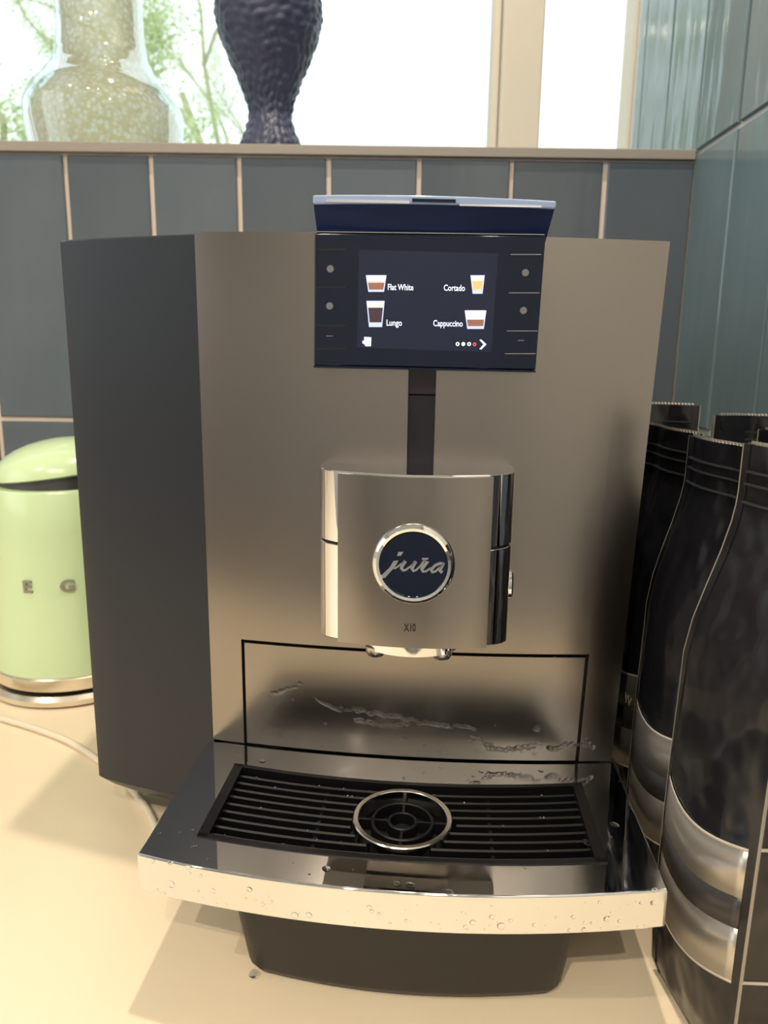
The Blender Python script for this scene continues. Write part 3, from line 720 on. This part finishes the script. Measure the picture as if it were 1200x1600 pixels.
# dark hammered vase
VY = .99; vc = atY(423, 200, VY)
pr = prof_from([(472, 240), (469, 228), (460, 205), (454, 185), (457, 165), (470, 130), (487, 90), (500, 55), (505, 25), (503, -10), (492, -60), (474, -110), (462, -150), (459, -175)], VY, 423)
zs_ = [p[1] for p in pr]; base_z = zs_[0]
def prad(prof, z):
    for (r1_, z1_), (r2_, z2_) in zip(prof, prof[1:]):
        if z <= z2_: t = max(0, min(1, (z-z1_)/(z2_-z1_))); return r1_+(r2_-r1_)*smooth(t)*.35+(r2_-r1_)*t*.65
    return prof[-1][0]
V1 = empty('hammered_vase', (vc.x, VY, SILL)); tag(V1, 'dark navy hammered vase with a narrow waist on the window sill', 'vase')
bm = bmesh.new(); rows = 130; n = 128; rings = []
ztop_ = zs_[-1]
z0_ = SILL
for j in range(rows+1):
    z = z0_+(ztop_-z0_)*j/rows; R0 = prad(pr, z); ring = []
    for i in range(n):
        a = 2*pi*i/n
        q = (z-z0_)/.0100+.35*sin(3*a+.4)+.25*sin(7*a+1)+3; rowi = int(q); fz = q-rowi-.5; nn_ = 25; aa = a/(2*pi)*nn_+(.5 if rowi % 2 else 0)+.4*sin(rowi*2.3)+.3*sin(z*90); fa = aa-math.floor(aa)-.5
        dm = max(0, 1-(fz*fz+fa*fa)*3.2)
        R1 = R0+.0030*dm*(.7+.3*sin(rowi*5.1+int(aa)*3.7)); ring.append((R1*cos(a), R1*sin(a), z-SILL))
    rings.append(ring)
loft(bm, rings)
vm = mat('hammered_navy_glaze', (.040, .048, .10), .45)
obj('vase_body', bm, vm, V1, 80)
# speckled glass vase
GY = .985; gc = atY(165, 190, GY)
pr2 = prof_from([(268, 240), (275, 215), (276, 195), (268, 172), (250, 150), (235, 130), (226, 108), (222, 70), (222, 30), (224, -20), (232, -60), (240, -75)], GY, 165)
pr2[0] = (pr2[0][0], SILL)
V2 = empty('glass_vase', (gc.x, GY, SILL)); tag(V2, 'pale speckled glass vase with bulbous foot on the sill, left of the dark vase', 'vase')
gm = mat('pale_speckled_glass', (.80, .86, .86), .12)
nt = gm.node_tree; b_ = bs(gm)
vo = nd(gm, 'ShaderNodeTexVoronoi', Scale=170); lk(gm, coords(gm), vo.inputs['Vector'])
rp = ramp(gm, vo.outputs['Distance'], [(.2, (.99, .95, .88)), (.6, (.82, .66, .45))]); lk(gm, rp.outputs[0], b_.inputs['Base Color'])
tr_ = nd(gm, 'ShaderNodeBsdfTranslucent'); lk(gm, rp.outputs[0], tr_.inputs[0]); tp = nd(gm, 'ShaderNodeBsdfTransparent'); tp.inputs[0].default_value = (.95, .98, .98, 1)
m1 = nd(gm, 'ShaderNodeMixShader'); m1.inputs[0].default_value = .7; m2 = nd(gm, 'ShaderNodeMixShader'); m2.inputs[0].default_value = .35
out = [x for x in nt.nodes if x.type == 'OUTPUT_MATERIAL'][0]
lk(gm, b_.outputs[0], m1.inputs[1]); lk(gm, tr_.outputs[0], m1.inputs[2]); lk(gm, m1.outputs[0], m2.inputs[1]); lk(gm, tp.outputs[0], m2.inputs[2]); lk(gm, m2.outputs[0], out.inputs[0])
add_bump(gm, 170, .5, .002, kind='v')
bm = bmesh.new(); zz = pr2[-1][1]
lathe(bm, [(prad(pr2, z)-(.004 if j == 0 else 0), z-SILL) for j, z in enumerate([SILL+(zz-SILL)*j/44 for j in range(45)])], 64)
obj('speckled_core', bm, gm, V2, 80)
shell = bpy.data.materials.new('clear_glass_shell'); shell.use_nodes = True; _n = shell.node_tree.nodes; _n.clear()
_o = _n.new('ShaderNodeOutputMaterial'); _t = _n.new('ShaderNodeBsdfTransparent'); _t.inputs[0].default_value = (.9, .97, .98, 1); _g = _n.new('ShaderNodeBsdfGlossy'); _g.inputs['Roughness'].default_value = .05
_x = _n.new('ShaderNodeMixShader'); _l = _n.new('ShaderNodeLayerWeight'); _l.inputs[0].default_value = .25
for a, b in ((_l.outputs['Facing'], _x.inputs[0]), (_t.outputs[0], _x.inputs[1]), (_g.outputs[0], _x.inputs[2]), (_x.outputs[0], _o.inputs[0])): shell.node_tree.links.new(a, b)
bm = bmesh.new(); lathe(bm, [(prad(pr2, max(SILL, z-.012))+.006, z-SILL+.0002) for z in [SILL+(zz-SILL)*j/44 for j in range(45)]], 64)
obj('clear_shell', bm, shell, V2, 80)

# ------------------------------------------------------------------ outside: ground and trees
gr = struct(boxo('ground', mat('lawn', (.16, .22, .08), .9), -30, 30, 1.3, 60, -2.2, -2.1))
bark = mat('pale_bark', (.46, .45, .26), .9); leafm = mat('young_leaf', (.56, .64, .34), .6)
def tree(name, label, loc, h, seed, nleaf, lean):
    rd = random.Random(seed); root = empty(name, loc); tag(root, label, 'tree', 'trees outside the window')
    bm = bmesh.new(); tips = []
    def grow(p, d, L, r, lev):
        if p.x+loc[0] > -.15*(p.y+loc[1]): return
        pts = [p]; q = p.copy(); dd = d.copy()
        for _ in range(4):
            dd = (dd+Vector((rd.gauss(0, .16), rd.gauss(0, .16), rd.gauss(.03, .1)))).normalized(); q = q+dd*(L/4); pts.append(q.copy())
        tube(bm, pts, [r*(1-.12*i) for i in range(5)], 5 if lev < 2 else 3)
        if lev >= 2: tips.extend(pts[1:])
        if lev < 5:
            for k in range(2 if lev else 4):
                b = pts[rd.choice([2, 3, 4]) if lev else k % 3+2]; ax = Vector((rd.gauss(0, 1), rd.gauss(0, 1), rd.gauss(.35, .5))).normalized()
                grow(b.copy(), (dd*.75+ax*.75).normalized(), L*rd.uniform(.58, .78), r*.55, lev+1)
    grow(Vector((0, 0, 0)), Vector((lean, 0, 1)).normalized(), h*.42, h*.018, 0)
    grow(Vector((lean*h*.3, 0, h*.3)), Vector((lean*.5, 0, 1)).normalized(), h*.30, h*.012, 1)
    obj('branches', bm, bark, root, 60)
    bm = bmesh.new()
    for _ in range(nleaf):
        p = rd.choice(tips)+Vector((rd.gauss(0, .10), rd.gauss(0, .10), rd.gauss(0, .10))); a = Vector((rd.gauss(0, 1), rd.gauss(0, 1), rd.gauss(0, 1))).normalized(); b = a.cross(Vector((rd.gauss(0, 1), rd.gauss(0, 1), rd.gauss(0, 1)))).normalized(); s = rd.uniform(.012, .026)
        vs_ = [bm.verts.new(p+x) for x in (-a*s, b*s*.45, a*s, -b*s*.45)]; bm.faces.new(vs_)
    o = obj('foliage', bm, leafm, root); o['kind'] = 'stuff'
tree('garden_tree', 'pale leafy tree at the far left of the window', (-3.1, 5.2, -2.1), 6.6, 11, 60000, .08)
tree('garden_tree', 'thin branched tree seen between the two vases', (-3.5, 13.5, -2.1), 11.5, 24, 45000, .02)

# ------------------------------------------------------------------ ceiling downlights
lamp_ring = mat('lamp_ring', (.7, .7, .7), .4); lamp_glow = mat('lamp_glow', (1, .83, .62), .5, emit=30)
spots = ['over the countertop', 'behind the camera on the left', 'behind the camera on the right', 'near the left wall']
for (x, y, pw), where in zip(LAMPS, spots):
    L = empty('downlight', (x, y, CEIL)); tag(L, 'small round warm ceiling downlight ' + where, 'light', 'ceiling downlights')
    bm = bmesh.new(); lathe(bm, [(.040, 0), (.040, -.006), (.030, -.006), (.030, -.001)], 24, cap=False); obj('trim_ring', bm, lamp_ring, L)
    bm = bmesh.new(); lathe(bm, [(.030, -.001), (.030, -.003)], 24); obj('diffuser', bm, lamp_glow, L)
    ld_ = bpy.data.lights.new('lamp', 'AREA'); ld_.shape = 'DISK'; ld_.size = .04; ld_.energy = pw; ld_.color = (1, .86, .68)
    lo = bpy.data.objects.new('lamp', ld_); C.objects.link(lo); lo.parent = L; lo.location = (0, 0, -.008)
